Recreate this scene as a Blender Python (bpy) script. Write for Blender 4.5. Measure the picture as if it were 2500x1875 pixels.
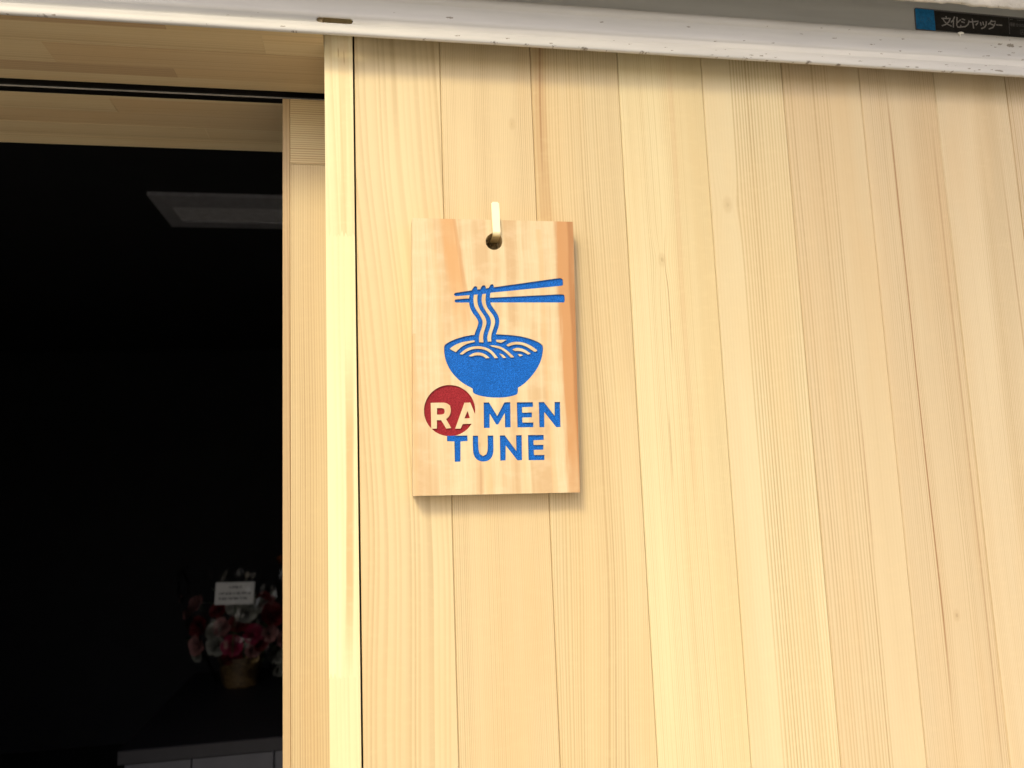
import bpy, bmesh, math, random
from mathutils import Vector, Matrix, noise
from mathutils.geometry import delaunay_2d_cdt

scene = bpy.context.scene
for o in list(bpy.data.objects):
    bpy.data.objects.remove(o)
COL = scene.collection
R = math.radians

# ------------------------------------------------------------------ camera
cam_data = bpy.data.cameras.new('camera')
cam = bpy.data.objects.new('camera', cam_data)
COL.objects.link(cam)
cam_data.sensor_width = 36.0
cam_data.lens = 27.18
cam_data.clip_start = 0.01
cam_data.clip_end = 500.0
cam_data.dof.use_dof = True              # a phone lens: 3.8 mm of aperture, focused on the sign
cam_data.dof.focus_distance = 0.79
cam_data.dof.aperture_fstop = 7.2
YAW, PITCH, ROLL = R(10.0478), R(7.1752), R(-2.1589)
fwd = Vector((math.sin(YAW) * math.cos(PITCH), math.cos(YAW) * math.cos(PITCH), math.sin(PITCH)))
rgt = Vector((math.cos(YAW), -math.sin(YAW), 0))
upv = rgt.cross(fwd)
r2 = rgt * math.cos(ROLL) + upv * math.sin(ROLL)
u2 = -rgt * math.sin(ROLL) + upv * math.cos(ROLL)
cm = Matrix((r2, u2, -fwd)).transposed().to_4x4()
cm.translation = Vector((0.0, -0.7836, 1.55))
cam.matrix_world = cm
scene.camera = cam

# ------------------------------------------------------------------ daylight
SUN_EL, SUN_AZ = R(39), R(24)           # the sun stands behind the viewer, to the left
sun_dir = Vector((math.sin(SUN_AZ) * math.cos(SUN_EL), math.cos(SUN_AZ) * math.cos(SUN_EL), -math.sin(SUN_EL)))
world = bpy.data.worlds.new('World')
scene.world = world
world.use_nodes = True
wn = world.node_tree
sky = wn.nodes.new('ShaderNodeTexSky')
sky.sky_type = 'NISHITA'
sky.sun_disc = False
sky.sun_elevation = SUN_EL
sky.sun_rotation = R(204)
sky.air_density = 0.7
sky.dust_density = 4.0
sky.ozone_density = 0.6
bg = wn.nodes['Background']
bg.inputs['Strength'].default_value = 0.14
wn.links.new(sky.outputs['Color'], bg.inputs['Color'])
sd = bpy.data.lights.new('sun', 'SUN')
sd.energy = 1.5
sd.angle = R(13)
sd.color = (1.0, 0.86, 0.50)
sun = bpy.data.objects.new('sun', sd)
COL.objects.link(sun)
sun.rotation_euler = sun_dir.to_track_quat('-Z', 'Y').to_euler()
sun.location = (-3, -5, 6)
scene.view_settings.view_transform = 'Standard'
scene.view_settings.look = 'None'
scene.view_settings.exposure = 0.47
scene.view_settings.gamma = 1.0
scene.view_settings.use_curve_mapping = False
scene.render.engine = 'CYCLES'
scene.cycles.max_bounces = 8
scene.cycles.sample_clamp_indirect = 6.0


# ------------------------------------------------------------------ node helper
class NT:
    def __init__(self, name):
        self.m = bpy.data.materials.new(name)
        self.m.use_nodes = True
        self.t = self.m.node_tree
        self.b = self.t.nodes['Principled BSDF']
        self.out = self.t.nodes['Material Output']

    def put(self, sock, v):
        if hasattr(v, 'is_output'):
            self.t.links.new(v, sock)
        elif isinstance(v, (tuple, list)) and len(v) == 3 and sock.type == 'RGBA':
            sock.default_value = (*v, 1)
        else:
            sock.default_value = v

    def M(self, op, a, b=0.0, c=None, clamp=False):
        n = self.t.nodes.new('ShaderNodeMath')
        n.operation = op
        n.use_clamp = clamp
        self.put(n.inputs[0], a)
        self.put(n.inputs[1], b)
        if c is not None:
            self.put(n.inputs[2], c)
        return n.outputs[0]

    def xyz(self, x=0.0, y=0.0, z=0.0):
        n = self.t.nodes.new('ShaderNodeCombineXYZ')
        for i, v in enumerate((x, y, z)):
            self.put(n.inputs[i], v)
        return n.outputs[0]

    def obj(self):
        n = self.t.nodes.new('ShaderNodeTexCoord')
        s = self.t.nodes.new('ShaderNodeSeparateXYZ')
        self.t.links.new(n.outputs['Object'], s.inputs[0])
        self.objvec = n.outputs['Object']
        return s.outputs[0], s.outputs[1], s.outputs[2]

    def noise(self, vec, scale=1.0, detail=2.0, rough=0.5, dist=0.0):
        n = self.t.nodes.new('ShaderNodeTexNoise')
        self.put(n.inputs['Vector'], vec)
        n.inputs['Scale'].default_value = scale
        n.inputs['Detail'].default_value = detail
        n.inputs['Roughness'].default_value = rough
        n.inputs['Distortion'].default_value = dist
        return n.outputs['Fac']

    def voro(self, vec, scale, feature='F1'):
        n = self.t.nodes.new('ShaderNodeTexVoronoi')
        n.feature = feature
        self.put(n.inputs['Vector'], vec)
        n.inputs['Scale'].default_value = scale
        return n.outputs['Distance'], n.outputs['Color']

    def smooth(self, v, a, b, lo=0.0, hi=1.0):
        n = self.t.nodes.new('ShaderNodeMapRange')
        n.interpolation_type = 'SMOOTHSTEP'
        n.clamp = True
        self.put(n.inputs[0], v)
        for i, w in enumerate((a, b, lo, hi)):
            n.inputs[i + 1].default_value = w
        return n.outputs[0]

    def mix(self, f, a, b, mode='MIX'):
        n = self.t.nodes.new('ShaderNodeMix')
        n.data_type = 'RGBA'
        n.blend_type = mode
        self.put(n.inputs['Factor'], f)
        self.put(n.inputs[6], a)
        self.put(n.inputs[7], b)
        return n.outputs[2]

    def bump(self, h, strength=0.3, dist=0.001):
        n = self.t.nodes.new('ShaderNodeBump')
        n.inputs['Strength'].default_value = strength
        n.inputs['Distance'].default_value = dist
        self.put(n.inputs['Height'], h)
        self.t.links.new(n.outputs[0], self.b.inputs['Normal'])

    def set(self, **k):
        for a, v in k.items():
            self.put(self.b.inputs[a.replace('_', ' ')], v)
        return self.m


def wood(name, light, dark, pitch=0.003, contrast=0.6, wav=0.004, slope=0.0, band=0.35, seed=0.0, along='Z',
         rough=0.5, knots=(), streaks=(), width=(0.5, 0.5), warm=None, fibre=0.12, bend=0.0, mottle=0.12, freq=0.9, irr=4.0, even=0.15, clear=None):
    """Softwood: growth lines that run along the board, thick and thin, fading in and out."""
    n = NT(name)
    X, Y, Z = n.obj()
    if along == 'Z':
        a, l, d = X, Z, Y
    elif along == 'X':
        a, l, d = Y, X, Z
    else:
        a, l, d = X, Y, Z
    if along == 'XZ':                      # horizontal grain on an upright face
        a, l, d = Z, X, Y
    s = float(seed)
    nv = n.xyz(n.M('MULTIPLY', a, 9.0), n.M('MULTIPLY', l, freq * 2.2), s)
    wv = n.M('SUBTRACT', n.noise(nv, 1.0, 1.5, 0.45), 0.5)
    u = n.M('MULTIPLY_ADD', wv, wav * 2.0, a)
    if slope:
        u = n.M('MULTIPLY_ADD', l, slope, u)
    if bend:
        sn = n.M('SINE', n.M('MULTIPLY_ADD', l, 6.5, s))
        u = n.M('MULTIPLY_ADD', sn, bend, u)
    for (ka, kl, ks, kr) in knots:         # grain flows round small pin knots
        da = n.M('DIVIDE', n.M('SUBTRACT', a, ka), kr)
        dl = n.M('DIVIDE', n.M('SUBTRACT', l, kl), kr * 3.2)
        rr = n.M('ADD', n.M('MULTIPLY', da, da), n.M('MULTIPLY', dl, dl))
        g = n.M('DIVIDE', ks, n.M('ADD', n.M('MULTIPLY', rr, rr), 0.7))
        u = n.M('ADD', u, n.M('MULTIPLY', n.M('MULTIPLY', da, g), kr))
    fine = n.noise(n.xyz(n.M('MULTIPLY', u, 70.0), s * 3.1, n.M('MULTIPLY', l, 0.25)), 1.0, 2.0, 0.5)
    ph = n.M('MULTIPLY_ADD', fine, irr, n.M('DIVIDE', u, pitch))
    fr = n.M('FRACT', ph)
    ring = n.M('FLOOR', ph)
    line = n.M('MULTIPLY', n.smooth(fr, 0.25, 0.82), n.smooth(fr, 1.0, 0.86))
    rnd = n.noise(n.xyz(n.M('MULTIPLY', ring, 0.77), s * 1.7, n.M('MULTIPLY', l, 0.7)), 1.0, 1.0, 0.5)
    amp = n.smooth(rnd, 0.28, 0.72, even, 1.0)
    zone = n.noise(n.xyz(n.M('MULTIPLY', u, 34.0), s * 5.3 + 2.0, n.M('MULTIPLY', l, 0.4)), 1.0, 1.0, 0.5)
    zamp = n.smooth(zone, 0.36, 0.62, 0.25 + even * 0.5, 1.0)
    if clear:                               # a clear strip where the growth lines fade out
        cw = n.M('MULTIPLY_ADD', n.M('SUBTRACT', rnd, 0.5), 0.006, u)
        ins = n.M('MULTIPLY', n.smooth(cw, clear[0] - 0.001, clear[0] + 0.001), n.smooth(cw, clear[1] + 0.002, clear[1] - 0.002))
        zamp = n.M('MULTIPLY', zamp, n.M('MULTIPLY_ADD', ins, -0.88, 1.0))
    f = n.M('MULTIPLY', n.M('MULTIPLY', line, amp), n.M('MULTIPLY', zamp, contrast * 1.12), clamp=True)
    fib = n.noise(n.xyz(n.M('MULTIPLY', u, 1500.0), n.M('MULTIPLY', l, 22.0), n.M('MULTIPLY', d, 900.0)), 1.0, 2.0, 0.6)
    f = n.M('ADD', f, n.M('MULTIPLY', n.M('SUBTRACT', fib, 0.5), fibre))
    bandn = n.noise(n.xyz(n.M('MULTIPLY', u, 26.0), s * 2.3 + 7.0, n.M('MULTIPLY', l, 0.55)), 1.0, 2.5, 0.55)
    f = n.M('ADD', f, n.smooth(bandn, 0.40, 0.75, 0.0, band), clamp=True)
    col = n.mix(f, light, dark)
    warm = warm or (light[0] * 0.97, light[1] * 0.86, light[2] * 0.74)
    blot = n.noise(n.xyz(n.M('MULTIPLY', a, 14.0), n.M('MULTIPLY', l, 2.6), s + 3.0), 1.0, 3.0, 0.55)
    col = n.mix(n.smooth(blot, 0.40, 0.72, 0.0, 0.75), col, n.mix(0.6, col, warm))
    pale = n.noise(n.xyz(n.M('MULTIPLY', u, 20.0), n.M('MULTIPLY', l, 1.5), s + 11.0), 1.0, 3.0, 0.55)
    col = n.mix(n.smooth(pale, 0.50, 0.72, 0.0, 0.38), col, (light[0] * 1.10, light[1] * 1.12, light[2] * 1.12))
    for (c, sl, w, st, l0, l1, rgb) in streaks:
        da = n.M('ABSOLUTE', n.M('SUBTRACT', n.M('MULTIPLY_ADD', l, -sl, u), c))
        ns = n.noise(n.xyz(n.M('MULTIPLY', u, 260.0), n.M('MULTIPLY', l, 7.0), s), 1.0, 3.0, 0.6)
        da = n.M('MULTIPLY_ADD', n.M('SUBTRACT', ns, 0.5), w * 0.7, da)
        k = n.smooth(da, w, w * 0.45, 0.0, st)
        fade = min(0.14, abs(l1 - l0) * 0.35)
        k = n.M('MULTIPLY', k, n.M('MULTIPLY', n.smooth(l, l0, l0 + fade), n.smooth(l, l1, l1 - fade)))
        col = n.mix(k, col, rgb)
    for (ka, kl, ks, kr) in knots:
        da = n.M('DIVIDE', n.M('SUBTRACT', a, ka), kr * 0.45)
        dl = n.M('DIVIDE', n.M('SUBTRACT', l, kl), kr * 0.8)
        rr = n.M('ADD', n.M('MULTIPLY', da, da), n.M('MULTIPLY', dl, dl))
        rr = n.M('ADD', rr, n.M('MULTIPLY', n.M('SUBTRACT', fib, 0.5), 1.6))
        col = n.mix(n.smooth(rr, 2.6, 0.1, 0.0, 0.22), col, (dark[0] * 0.9, dark[1] * 0.8, dark[2] * 0.7))
        col = n.mix(n.smooth(rr, 0.12, 0.02, 0.0, 0.35), col, (dark[0] * 0.5, dark[1] * 0.4, dark[2] * 0.35))
    if mottle:                              # faint cross-grain shimmer of planed wood
        mt = n.noise(n.xyz(n.M('MULTIPLY', a, 60.0), n.M('MULTIPLY', l, 130.0), s), 1.0, 2.0, 0.5)
        col = n.mix(n.smooth(mt, 0.5, 0.72, 0.0, mottle), col, (light[0] * 1.08, light[1] * 1.06, light[2] * 1.0))
    n.put(n.b.inputs['Base Color'], col)
    n.b.inputs['Roughness'].default_value = rough
    n.b.inputs['Specular IOR Level'].default_value = 0.3
    n.bump(n.M('MULTIPLY_ADD', fib, 0.5, n.M('MULTIPLY', line, -0.6)), 0.22, 0.0004)
    return n.m


def plain(name, rgb, rough=0.6, metal=0.0, var=0.12, scale=40.0, bump=0.0, spec=0.4):
    n = NT(name)
    n.obj()
    nz = n.noise(n.objvec, scale, 4.0, 0.6)
    col = n.mix(n.smooth(nz, 0.3, 0.7, 0.0, 1.0), tuple(c * (1 - var) for c in rgb), tuple(min(1, c * (1 + var)) for c in rgb))
    n.set(Base_Color=col, Roughness=rough, Metallic=metal, Specular_IOR_Level=spec)
    if bump:
        n.bump(nz, bump, 0.001)
    return n.m


# ------------------------------------------------------------------ object helpers
def link(name, me, mat=None, parent=None, loc=(0, 0, 0), smooth=False):
    o = bpy.data.objects.new(name, me)
    COL.objects.link(o)
    o.location = loc
    if mat:
        for m in (mat if isinstance(mat, (list, tuple)) else (mat,)):
            me.materials.append(m)
    if parent:
        o.parent = parent
    if smooth:
        for p in me.polygons:
            p.use_smooth = True
    return o


def tag(o, label=None, cat=None, group=None, kind=None):
    for k, v in (('label', label), ('category', cat), ('group', group), ('kind', kind)):
        if v:
            o[k] = v
    return o


def thing(name, label, cat, loc=(0, 0, 0), group=None):
    o = bpy.data.objects.new(name, None)
    COL.objects.link(o)
    o.location = loc
    o.empty_display_size = 0.05
    return tag(o, label, cat, group)


def box_bm(bm, x0, x1, y0, y1, z0, z1, bev=0.0):
    r = bmesh.ops.create_cube(bm, size=1.0, matrix=Matrix.Translation(((x0 + x1) / 2, (y0 + y1) / 2, (z0 + z1) / 2))
                              @ Matrix.Diagonal((x1 - x0, y1 - y0, z1 - z0, 1)))
    if bev:
        es = list({e for v in r['verts'] for e in v.link_edges})
        bmesh.ops.bevel(bm, geom=es, offset=bev, segments=1, affect='EDGES', clamp_overlap=True)


def done(bm, name, mat=None, parent=None, loc=(0, 0, 0), smooth=False):
    me = bpy.data.meshes.new(name)
    bmesh.ops.recalc_face_normals(bm, faces=bm.faces)
    bm.to_mesh(me)
    bm.free()
    return link(name, me, mat, parent, loc, smooth)


def box(name, x0, x1, y0, y1, z0, z1, mat, parent=None, bev=0.0, centre=True, structure=False):
    """A box; its origin sits at its own middle so that grain differs from piece to piece."""
    c = Vector(((x0 + x1) / 2, (y0 + y1) / 2, (z0 + z1) / 2)) if centre else Vector((0, 0, 0))
    bm = bmesh.new()
    box_bm(bm, x0 - c.x, x1 - c.x, y0 - c.y, y1 - c.y, z0 - c.z, z1 - c.z, bev)
    off = parent.location if parent else Vector((0, 0, 0))
    o = done(bm, name, mat, parent, c - off)
    if structure:
        tag(o, kind='structure')
    return o


def prism(name, pts, y0, y1, mat, parent=None, plane='XZ', loc=None):
    """Extrude a polygon given in X-Z between two depths."""
    bm = bmesh.new()
    f = [bm.verts.new((x, y0, z)) for x, z in pts]
    b = [bm.verts.new((x, y1, z)) for x, z in pts]
    bm.faces.new(f)
    bm.faces.new(list(reversed(b)))
    for i in range(len(pts)):
        j = (i + 1) % len(pts)
        bm.faces.new((f[i], b[i], b[j], f[j]))
    bmesh.ops.triangulate(bm, faces=[q for q in bm.faces if len(q.verts) > 4])
    return done(bm, name, mat, parent, loc or (0, 0, 0))


# ------------------------------------------------------------------ materials
BL, BD = (0.622, 0.512, 0.305), (0.385, 0.270, 0.130)


def tone(k=1.0, red=0.0, dk=1.0):
    l = (BL[0] * k, BL[1] * k * (1 - red), BL[2] * k * (1 - 1.3 * red))
    d = (BD[0] * k * dk, BD[1] * k * dk * (1 - red), BD[2] * k * dk)
    return l, d


RESIN = (0.30, 0.15, 0.06)
paving = plain('pale_paving', (0.46, 0.45, 0.43), 0.85, var=0.25, scale=60, bump=0.3)
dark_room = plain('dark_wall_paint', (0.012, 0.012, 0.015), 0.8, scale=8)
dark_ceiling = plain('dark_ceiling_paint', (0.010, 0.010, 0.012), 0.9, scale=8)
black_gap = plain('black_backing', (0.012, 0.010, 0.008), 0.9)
mortar_mat = NT('mortar')
mortar_mat.obj()
_a = mortar_mat.noise(mortar_mat.objvec, 190.0, 6.0, 0.65)
_b = mortar_mat.noise(mortar_mat.objvec, 30.0, 3.0, 0.5)
_c = mortar_mat.mix(mortar_mat.smooth(_b, 0.3, 0.7), (0.42, 0.40, 0.36), (0.58, 0.55, 0.50))
_c = mortar_mat.mix(mortar_mat.smooth(_a, 0.36, 0.28), _c, (0.10, 0.085, 0.07))
mortar_mat.set(Base_Color=_c, Roughness=0.9)
mortar_mat.bump(_a, 0.7, 0.002)
mortar_mat = mortar_mat.m


def painted_steel(name, rgb, specks=0.0, rough=0.42):
    n = NT(name)
    X, Y, Z = n.obj()
    big = n.noise(n.xyz(n.M('MULTIPLY', X, 5.0), Y, n.M('MULTIPLY', Z, 60.0)), 1.0, 3.0, 0.55)
    col = n.mix(n.smooth(big, 0.3, 0.7), tuple(c * 0.93 for c in rgb), tuple(c * 1.04 for c in rgb))
    run = n.noise(n.xyz(n.M('MULTIPLY', X, 26.0), Y, n.M('MULTIPLY', Z, 300.0)), 1.0, 4.0, 0.6)
    col = n.mix(n.smooth(run, 0.6, 0.85, 0.0, 0.35), col, (rgb[0] * 0.72, rgb[1] * 0.66, rgb[2] * 0.56))
    if specks:                            # chips and grime, thicker towards the right and on the lower edge
        wob = n.noise(n.xyz(n.M('MULTIPLY', X, 420.0), Y, n.M('MULTIPLY', Z, 420.0)), 1.0, 3.0, 0.6)
        for (fx, fz, base, right, low, sz) in ((46.0, 170.0, 0.02, 0.14, 0.05, 0.18), (170.0, 560.0, 0.01, 0.20, 0.30, 0.22)):
            vx = n.M('MULTIPLY_ADD', wob, 0.010, X)
            vz = n.M('MULTIPLY_ADD', wob, 0.003, n.M('MULTIPLY_ADD', X, 0.02, Z))
            dist, colr = n.voro(n.xyz(n.M('MULTIPLY', vx, fx), 0.0, n.M('MULTIPLY', vz, fz)), 1.0)
            rr = n.t.nodes.new('ShaderNodeSeparateColor')
            n.t.links.new(colr, rr.inputs[0])
            lowk = n.M('MULTIPLY', n.smooth(Z, 2.022, 2.011, 0.0, low), n.smooth(X, -0.1, 0.55, 0.25, 1.0))
            dens = n.M('ADD', n.smooth(X, 0.1, 0.9, base, right), lowk)
            on = n.M('LESS_THAN', rr.outputs[0], dens)
            size = n.M('MULTIPLY', n.M('MULTIPLY', rr.outputs[1], rr.outputs[2]), sz * 2.2)
            k = n.M('MULTIPLY', n.M('LESS_THAN', dist, size), on)
            col = n.mix(n.M('MULTIPLY', k, specks), col, (0.17, 0.14, 0.10))
        chip = n.noise(n.xyz(n.M('MULTIPLY', X, 60.0), 3.0, n.M('MULTIPLY', Z, 90.0)), 1.0, 4.0, 0.65)
        edge = n.M('MULTIPLY', n.smooth(Z, 2.0120, 2.0095), n.smooth(chip, 0.60, 0.66))
        col = n.mix(n.M('MULTIPLY', edge, 0.8), col, (0.10, 0.075, 0.05))
    n.set(Base_Color=col, Roughness=rough, Specular_IOR_Level=0.45)
    n.bump(n.noise(n.objvec, 90.0, 3.0, 0.5), 0.05, 0.001)
    return n.m


rail_paint = painted_steel('shutter_rail_paint', (0.55, 0.54, 0.52), 0.75, 0.5)
curtain_paint = painted_steel('shutter_slat_paint', (0.62, 0.63, 0.61), 0.0)


def flat_paint(name, rgb, glitter=0.35):
    """Thick paint in the carved recesses, with the fine sparkle of a sprayed coat."""
    n = NT(name)
    X, Y, Z = n.obj()
    g = n.noise(n.objvec, 1300.0, 2.0, 0.7)
    st = n.noise(n.xyz(n.M('MULTIPLY', X, 600.0), Y, n.M('MULTIPLY', Z, 40.0)), 1.0, 2.0, 0.5)
    col = n.mix(n.smooth(g, 0.35, 0.70), tuple(c * (1 - glitter) for c in rgb), tuple(min(1, c * (1 + glitter) + 0.012) for c in rgb))
    col = n.mix(n.smooth(st, 0.48, 0.75, 0.0, 0.4), col, tuple(c * 0.70 for c in rgb))
    pt = n.noise(n.objvec, 28.0, 4.0, 0.6)
    col = n.mix(n.smooth(pt, 0.45, 0.75, 0.0, 0.35), col, tuple(c * 0.72 for c in rgb))
    n.set(Base_Color=col, Roughness=0.5, Specular_IOR_Level=0.14)
    n.bump(g, 0.35, 0.0006)
    return n.m


blue_paint = flat_paint('blue_paint', (0.0, 0.112, 0.50), 0.5)
red_paint = flat_paint('red_paint', (0.26, 0.010, 0.018))
brass = plain('brass', (0.92, 0.80, 0.50), 0.42, 0.75, 0.02, 60)
shaded_brass = plain('shaded_brass', (0.10, 0.07, 0.03), 0.35, 0.6, 0.25, 300)  # brass darkened to stand in for the shade inside the sign's hole
track_mat = plain('bronze_track', (0.006, 0.005, 0.004), 0.30, 0.0, 0.2, 60, spec=0.12)
track_lip = plain('track_lip_metal', (0.50, 0.46, 0.40), 0.4, 0.2)

# ------------------------------------------------------------------ ground and room
bm = bmesh.new()
bmesh.ops.create_grid(bm, x_segments=2, y_segments=2, size=150)
tag(done(bm, 'ground', paving), kind='structure')
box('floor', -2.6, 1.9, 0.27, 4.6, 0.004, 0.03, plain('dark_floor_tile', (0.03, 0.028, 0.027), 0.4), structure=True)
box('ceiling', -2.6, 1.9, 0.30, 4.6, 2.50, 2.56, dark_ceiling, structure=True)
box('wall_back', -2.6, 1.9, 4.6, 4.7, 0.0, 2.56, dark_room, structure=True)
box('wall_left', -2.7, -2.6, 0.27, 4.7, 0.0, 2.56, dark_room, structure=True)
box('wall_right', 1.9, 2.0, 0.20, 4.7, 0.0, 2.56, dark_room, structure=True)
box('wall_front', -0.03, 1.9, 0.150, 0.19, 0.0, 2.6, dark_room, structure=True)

# the mortar-faced building front above and beside the shopfront
facade = thing('shop_facade', 'rough pale mortar building front hanging just above the shutter', 'facade')
box('pier', -3.2, -1.36, -0.06, 0.27, 0.0, 2.9, mortar_mat, facade, centre=False)
box('pier', 2.25, 4.2, -0.06, 0.27, 0.0, 2.9, mortar_mat, facade, centre=False)
box('beam', -1.36, 2.25, 0.016, 0.30, 2.075, 2.9, black_gap, facade, centre=False)
bm = bmesh.new()
xs = []
x = -1.36
while x < 2.25:
    xs.append(x)
    x += 0.0028 if 0.30 < x < 1.05 else 0.02
xs.append(2.25)
rows = []
for x in xs:
    rag = noise.fractal(Vector((x * 45, 1.3, 0)), 1.0, 2.0, 5) * 0.0022 + noise.noise(Vector((x * 11, 5.0, 0))) * 0.0018
    thick = 0.0045 + 0.002 * noise.noise(Vector((x * 60, 9, 2)))
    zb = 2.0622 + rag
    r_ = []
    for (y, z) in ((-0.0800, 2.9), (-0.0800, 2.30), (-0.0800, 2.115), (-0.0795, 2.097), (-0.0790, 2.088), (-0.0785, zb + thick + 0.006),
                   (-0.0785, zb + thick + 0.002), (-0.0775, zb + thick), (-0.0770, zb + thick * 0.55), (-0.0750, zb), (-0.0690, zb + 0.0085), (-0.0480, zb + 0.038), (-0.0300, zb + 0.06)):
        j = noise.noise(Vector((x * 90, y * 300, z * 90))) * 0.0009
        r_.append(bm.verts.new((x, y + j, z + j * 0.6)))
    rows.append(r_)
for i in range(len(rows) - 1):
    for k in range(12):
        bm.faces.new((rows[i][k], rows[i + 1][k], rows[i + 1][k + 1], rows[i][k + 1]))
done(bm, 'mortar_face', mortar_mat, facade, smooth=True)
# upper storey, plus an added unseen slab that shades the wall's upper right
box('shade_slab', -0.70, 4.2, -2.80, -0.0815, 4.05, 4.25, mortar_mat, facade, centre=False)
box('upper_wall', -3.2, 4.2, -0.0790, 0.30, 2.905, 6.0, mortar_mat, facade, centre=False)

# ------------------------------------------------------------------ plank wall
wall = thing('plank_wall', 'wall of upright pale pine boards to the right of the dark doorway', 'wall')
SE = [-0.0176, 0.0732, 0.1732, 0.2732, 0.3732, 0.4732, 0.5732, 0.6732, 0.7732, 0.8732, 0.9732, 1.0732, 1.1732, 1.2732,
      1.3732, 1.4732, 1.5732, 1.6732]
spec = [
    dict(pitch=0.0070, contrast=0.62, wav=0.012, slope=0.030, bend=0.007, band=0.20, t=(1.0, 0.02), fibre=0.12, irr=3.0, even=0.35),
    dict(pitch=0.0019, contrast=0.62, wav=0.002, band=0.16, t=(0.98, 0.035), irr=2.0, even=0.5, knots=[(0.0265, 0.885, 0.25, 0.007)],
         streaks=[(0.0475, 0.004, 0.0014, 0.85, 0.90, 1.05, RESIN)]),
    dict(pitch=0.0030, contrast=0.70, wav=0.009, band=0.24, t=(1.0, 0.01), slope=-0.008, bend=0.003, irr=3.5, even=0.35,
         streaks=[(-0.036, -0.01, 0.009, 0.50, 0.5, 1.05, (0.46, 0.285, 0.13)), (-0.0445, 0.0, 0.0014, 0.6, 0.80, 1.05, RESIN)]),
    dict(pitch=0.0021, contrast=0.50, wav=0.004, band=0.34, t=(1.08, -0.03), irr=3.0, knots=[(-0.012, 0.735, 0.6, 0.008)],
         streaks=[(-0.014, 0.01, 0.0008, 0.6, 0.60, 0.78, RESIN), (-0.016, 0.0, 0.0007, 0.5, 0.48, 0.58, RESIN), (0.006, 0.004, 0.004, 0.3, 0.4, 1.05, (0.52, 0.34, 0.18))]),
    dict(pitch=0.0038, contrast=0.95, wav=0.003, band=0.14, t=(1.05, -0.02), irr=1.2, even=0.65, clear=(-0.06, -0.016),
         knots=[(-0.030, 0.80, 0.6, 0.010)]),
    dict(pitch=0.0040, contrast=0.80, wav=0.005, band=0.20, t=(0.99, 0.02), slope=0.004, irr=2.0, even=0.4, clear=(0.012, 0.06),
         streaks=[(0.012, 0.0, 0.0008, 0.5, 0.38, 0.60, RESIN)]),
    dict(pitch=0.0025, contrast=0.62, wav=0.003, band=0.22, t=(0.96, 0.025), irr=2.5, even=0.3, knots=[(0.004, 0.335, 0.3, 0.007)],
         streaks=[(-0.0115, -0.004, 0.0012, 0.8, 0.20, 1.0, RESIN), (0.040, 0.0, 0.0009, 0.5, 0.1, 0.95, RESIN)]),
    dict(pitch=0.0023, contrast=0.62, wav=0.003, band=0.42, t=(1.04, 0.0), irr=2.0, even=0.4, streaks=[(0.03, 0.0, 0.0009, 0.5, -0.2, 0.9, RESIN)]),
    dict(pitch=0.0030, contrast=0.7, wav=0.005, band=0.3, t=(1.0, 0.01), even=0.3),
]
PZ0, PZ1 = 0.06, 2.085
for i in range(len(SE) - 1):
    sp = dict(spec[i] if i < len(spec) else spec[1 + (i * 5) % 8])
    k, rd = sp.pop('t')
    l, d = tone(k, rd)
    if i >= 4:                              # fading warm light put into the colour: boards paler, pinker towards the right
        l = (l[0], l[1] * 1.0, l[2] * (1.04 + 0.025 * min(i - 4, 4)))
    for key in ('streaks', 'knots'):
        sp[key] = tuple(sp.get(key, ()))
    m = wood('pine_board', l, d, seed=3.7 * i + 1.0, **sp)
    random.seed(i + 5)
    g0 = 0.00022
    y0 = random.uniform(-0.0003, 0.0005)
    x0, x1 = SE[i] + g0, SE[i + 1] - g0
    bm = bmesh.new()
    c = (x0 + x1) / 2
    # plan of one board: chamfered face edges, tongue on one side
    ch = 0.0008
    X0, X1 = x0 - c, x1 - c
    prof = [(X0 + ch, y0), (X1 - ch, y0), (X1, y0 + ch * 1.3), (X1, 0.0021), (X1 + 0.0040, 0.0021), (X1 + 0.0040, 0.0119), (X0 + 0.0050, 0.0119), (X0 + 0.0050, 0.0018), (X0, 0.0018), (X0, y0 + ch * 1.3)]
    lo = [bm.verts.new((px, py, PZ0 - 1.05)) for px, py in prof]
    hi = [bm.verts.new((px, py, PZ1 - 1.05)) for px, py in prof]
    for q in range(10):
        w = (q + 1) % 10
        bm.faces.new((lo[q], lo[w], hi[w], hi[q]))
    bm.faces.new(lo)
    bm.faces.new(hi)
    o = done(bm, 'plank', m, wall, (c, 0, 1.05))
box('backing', -0.0190, 1.68, 0.0124, 0.030, 0.05, 2.074, black_gap, wall)
box('plinth', -0.0150, 1.68, 0.004, 0.0120, 0.0, 0.055, plain('plinth_mortar', (0.25, 0.24, 0.22), 0.9), wall)

# ------------------------------------------------------------------ door post of finger-jointed laths
post = thing('door_post', 'narrow cream finger-jointed post between doorway and plank wall', 'post')
PX0, PX1 = -0.0482, -0.0192
HEART = (0.54, 0.35, 0.16)
pl, pd = (0.78, 0.68, 0.42), (0.62, 0.47, 0.25)
pm = [
    wood('post_lath', (0.745, 0.645, 0.395), pd, pitch=0.006, contrast=0.5, wav=0.006, seed=41, band=0.3, slope=0.03,
         streaks=[(0.004, 0.03, 0.004, 0.35, -0.2, 0.2, HEART), (0.0085, 0.0, 0.0008, 0.5, 0.09, 0.11, RESIN), (0.003, 0.0, 0.0008, 0.5, 0.098, 0.112, RESIN)]),
    wood('post_lath', pl, pd, pitch=0.007, contrast=0.45, wav=0.006, seed=52, band=0.2,
         streaks=[(0.0075, 0.012, 0.0052, 0.8, -0.25, 0.13, HEART)]),
    wood('post_lath', (0.73, 0.63, 0.385), pd, pitch=0.005, contrast=0.5, wav=0.005, seed=67, band=0.22),
]
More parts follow.
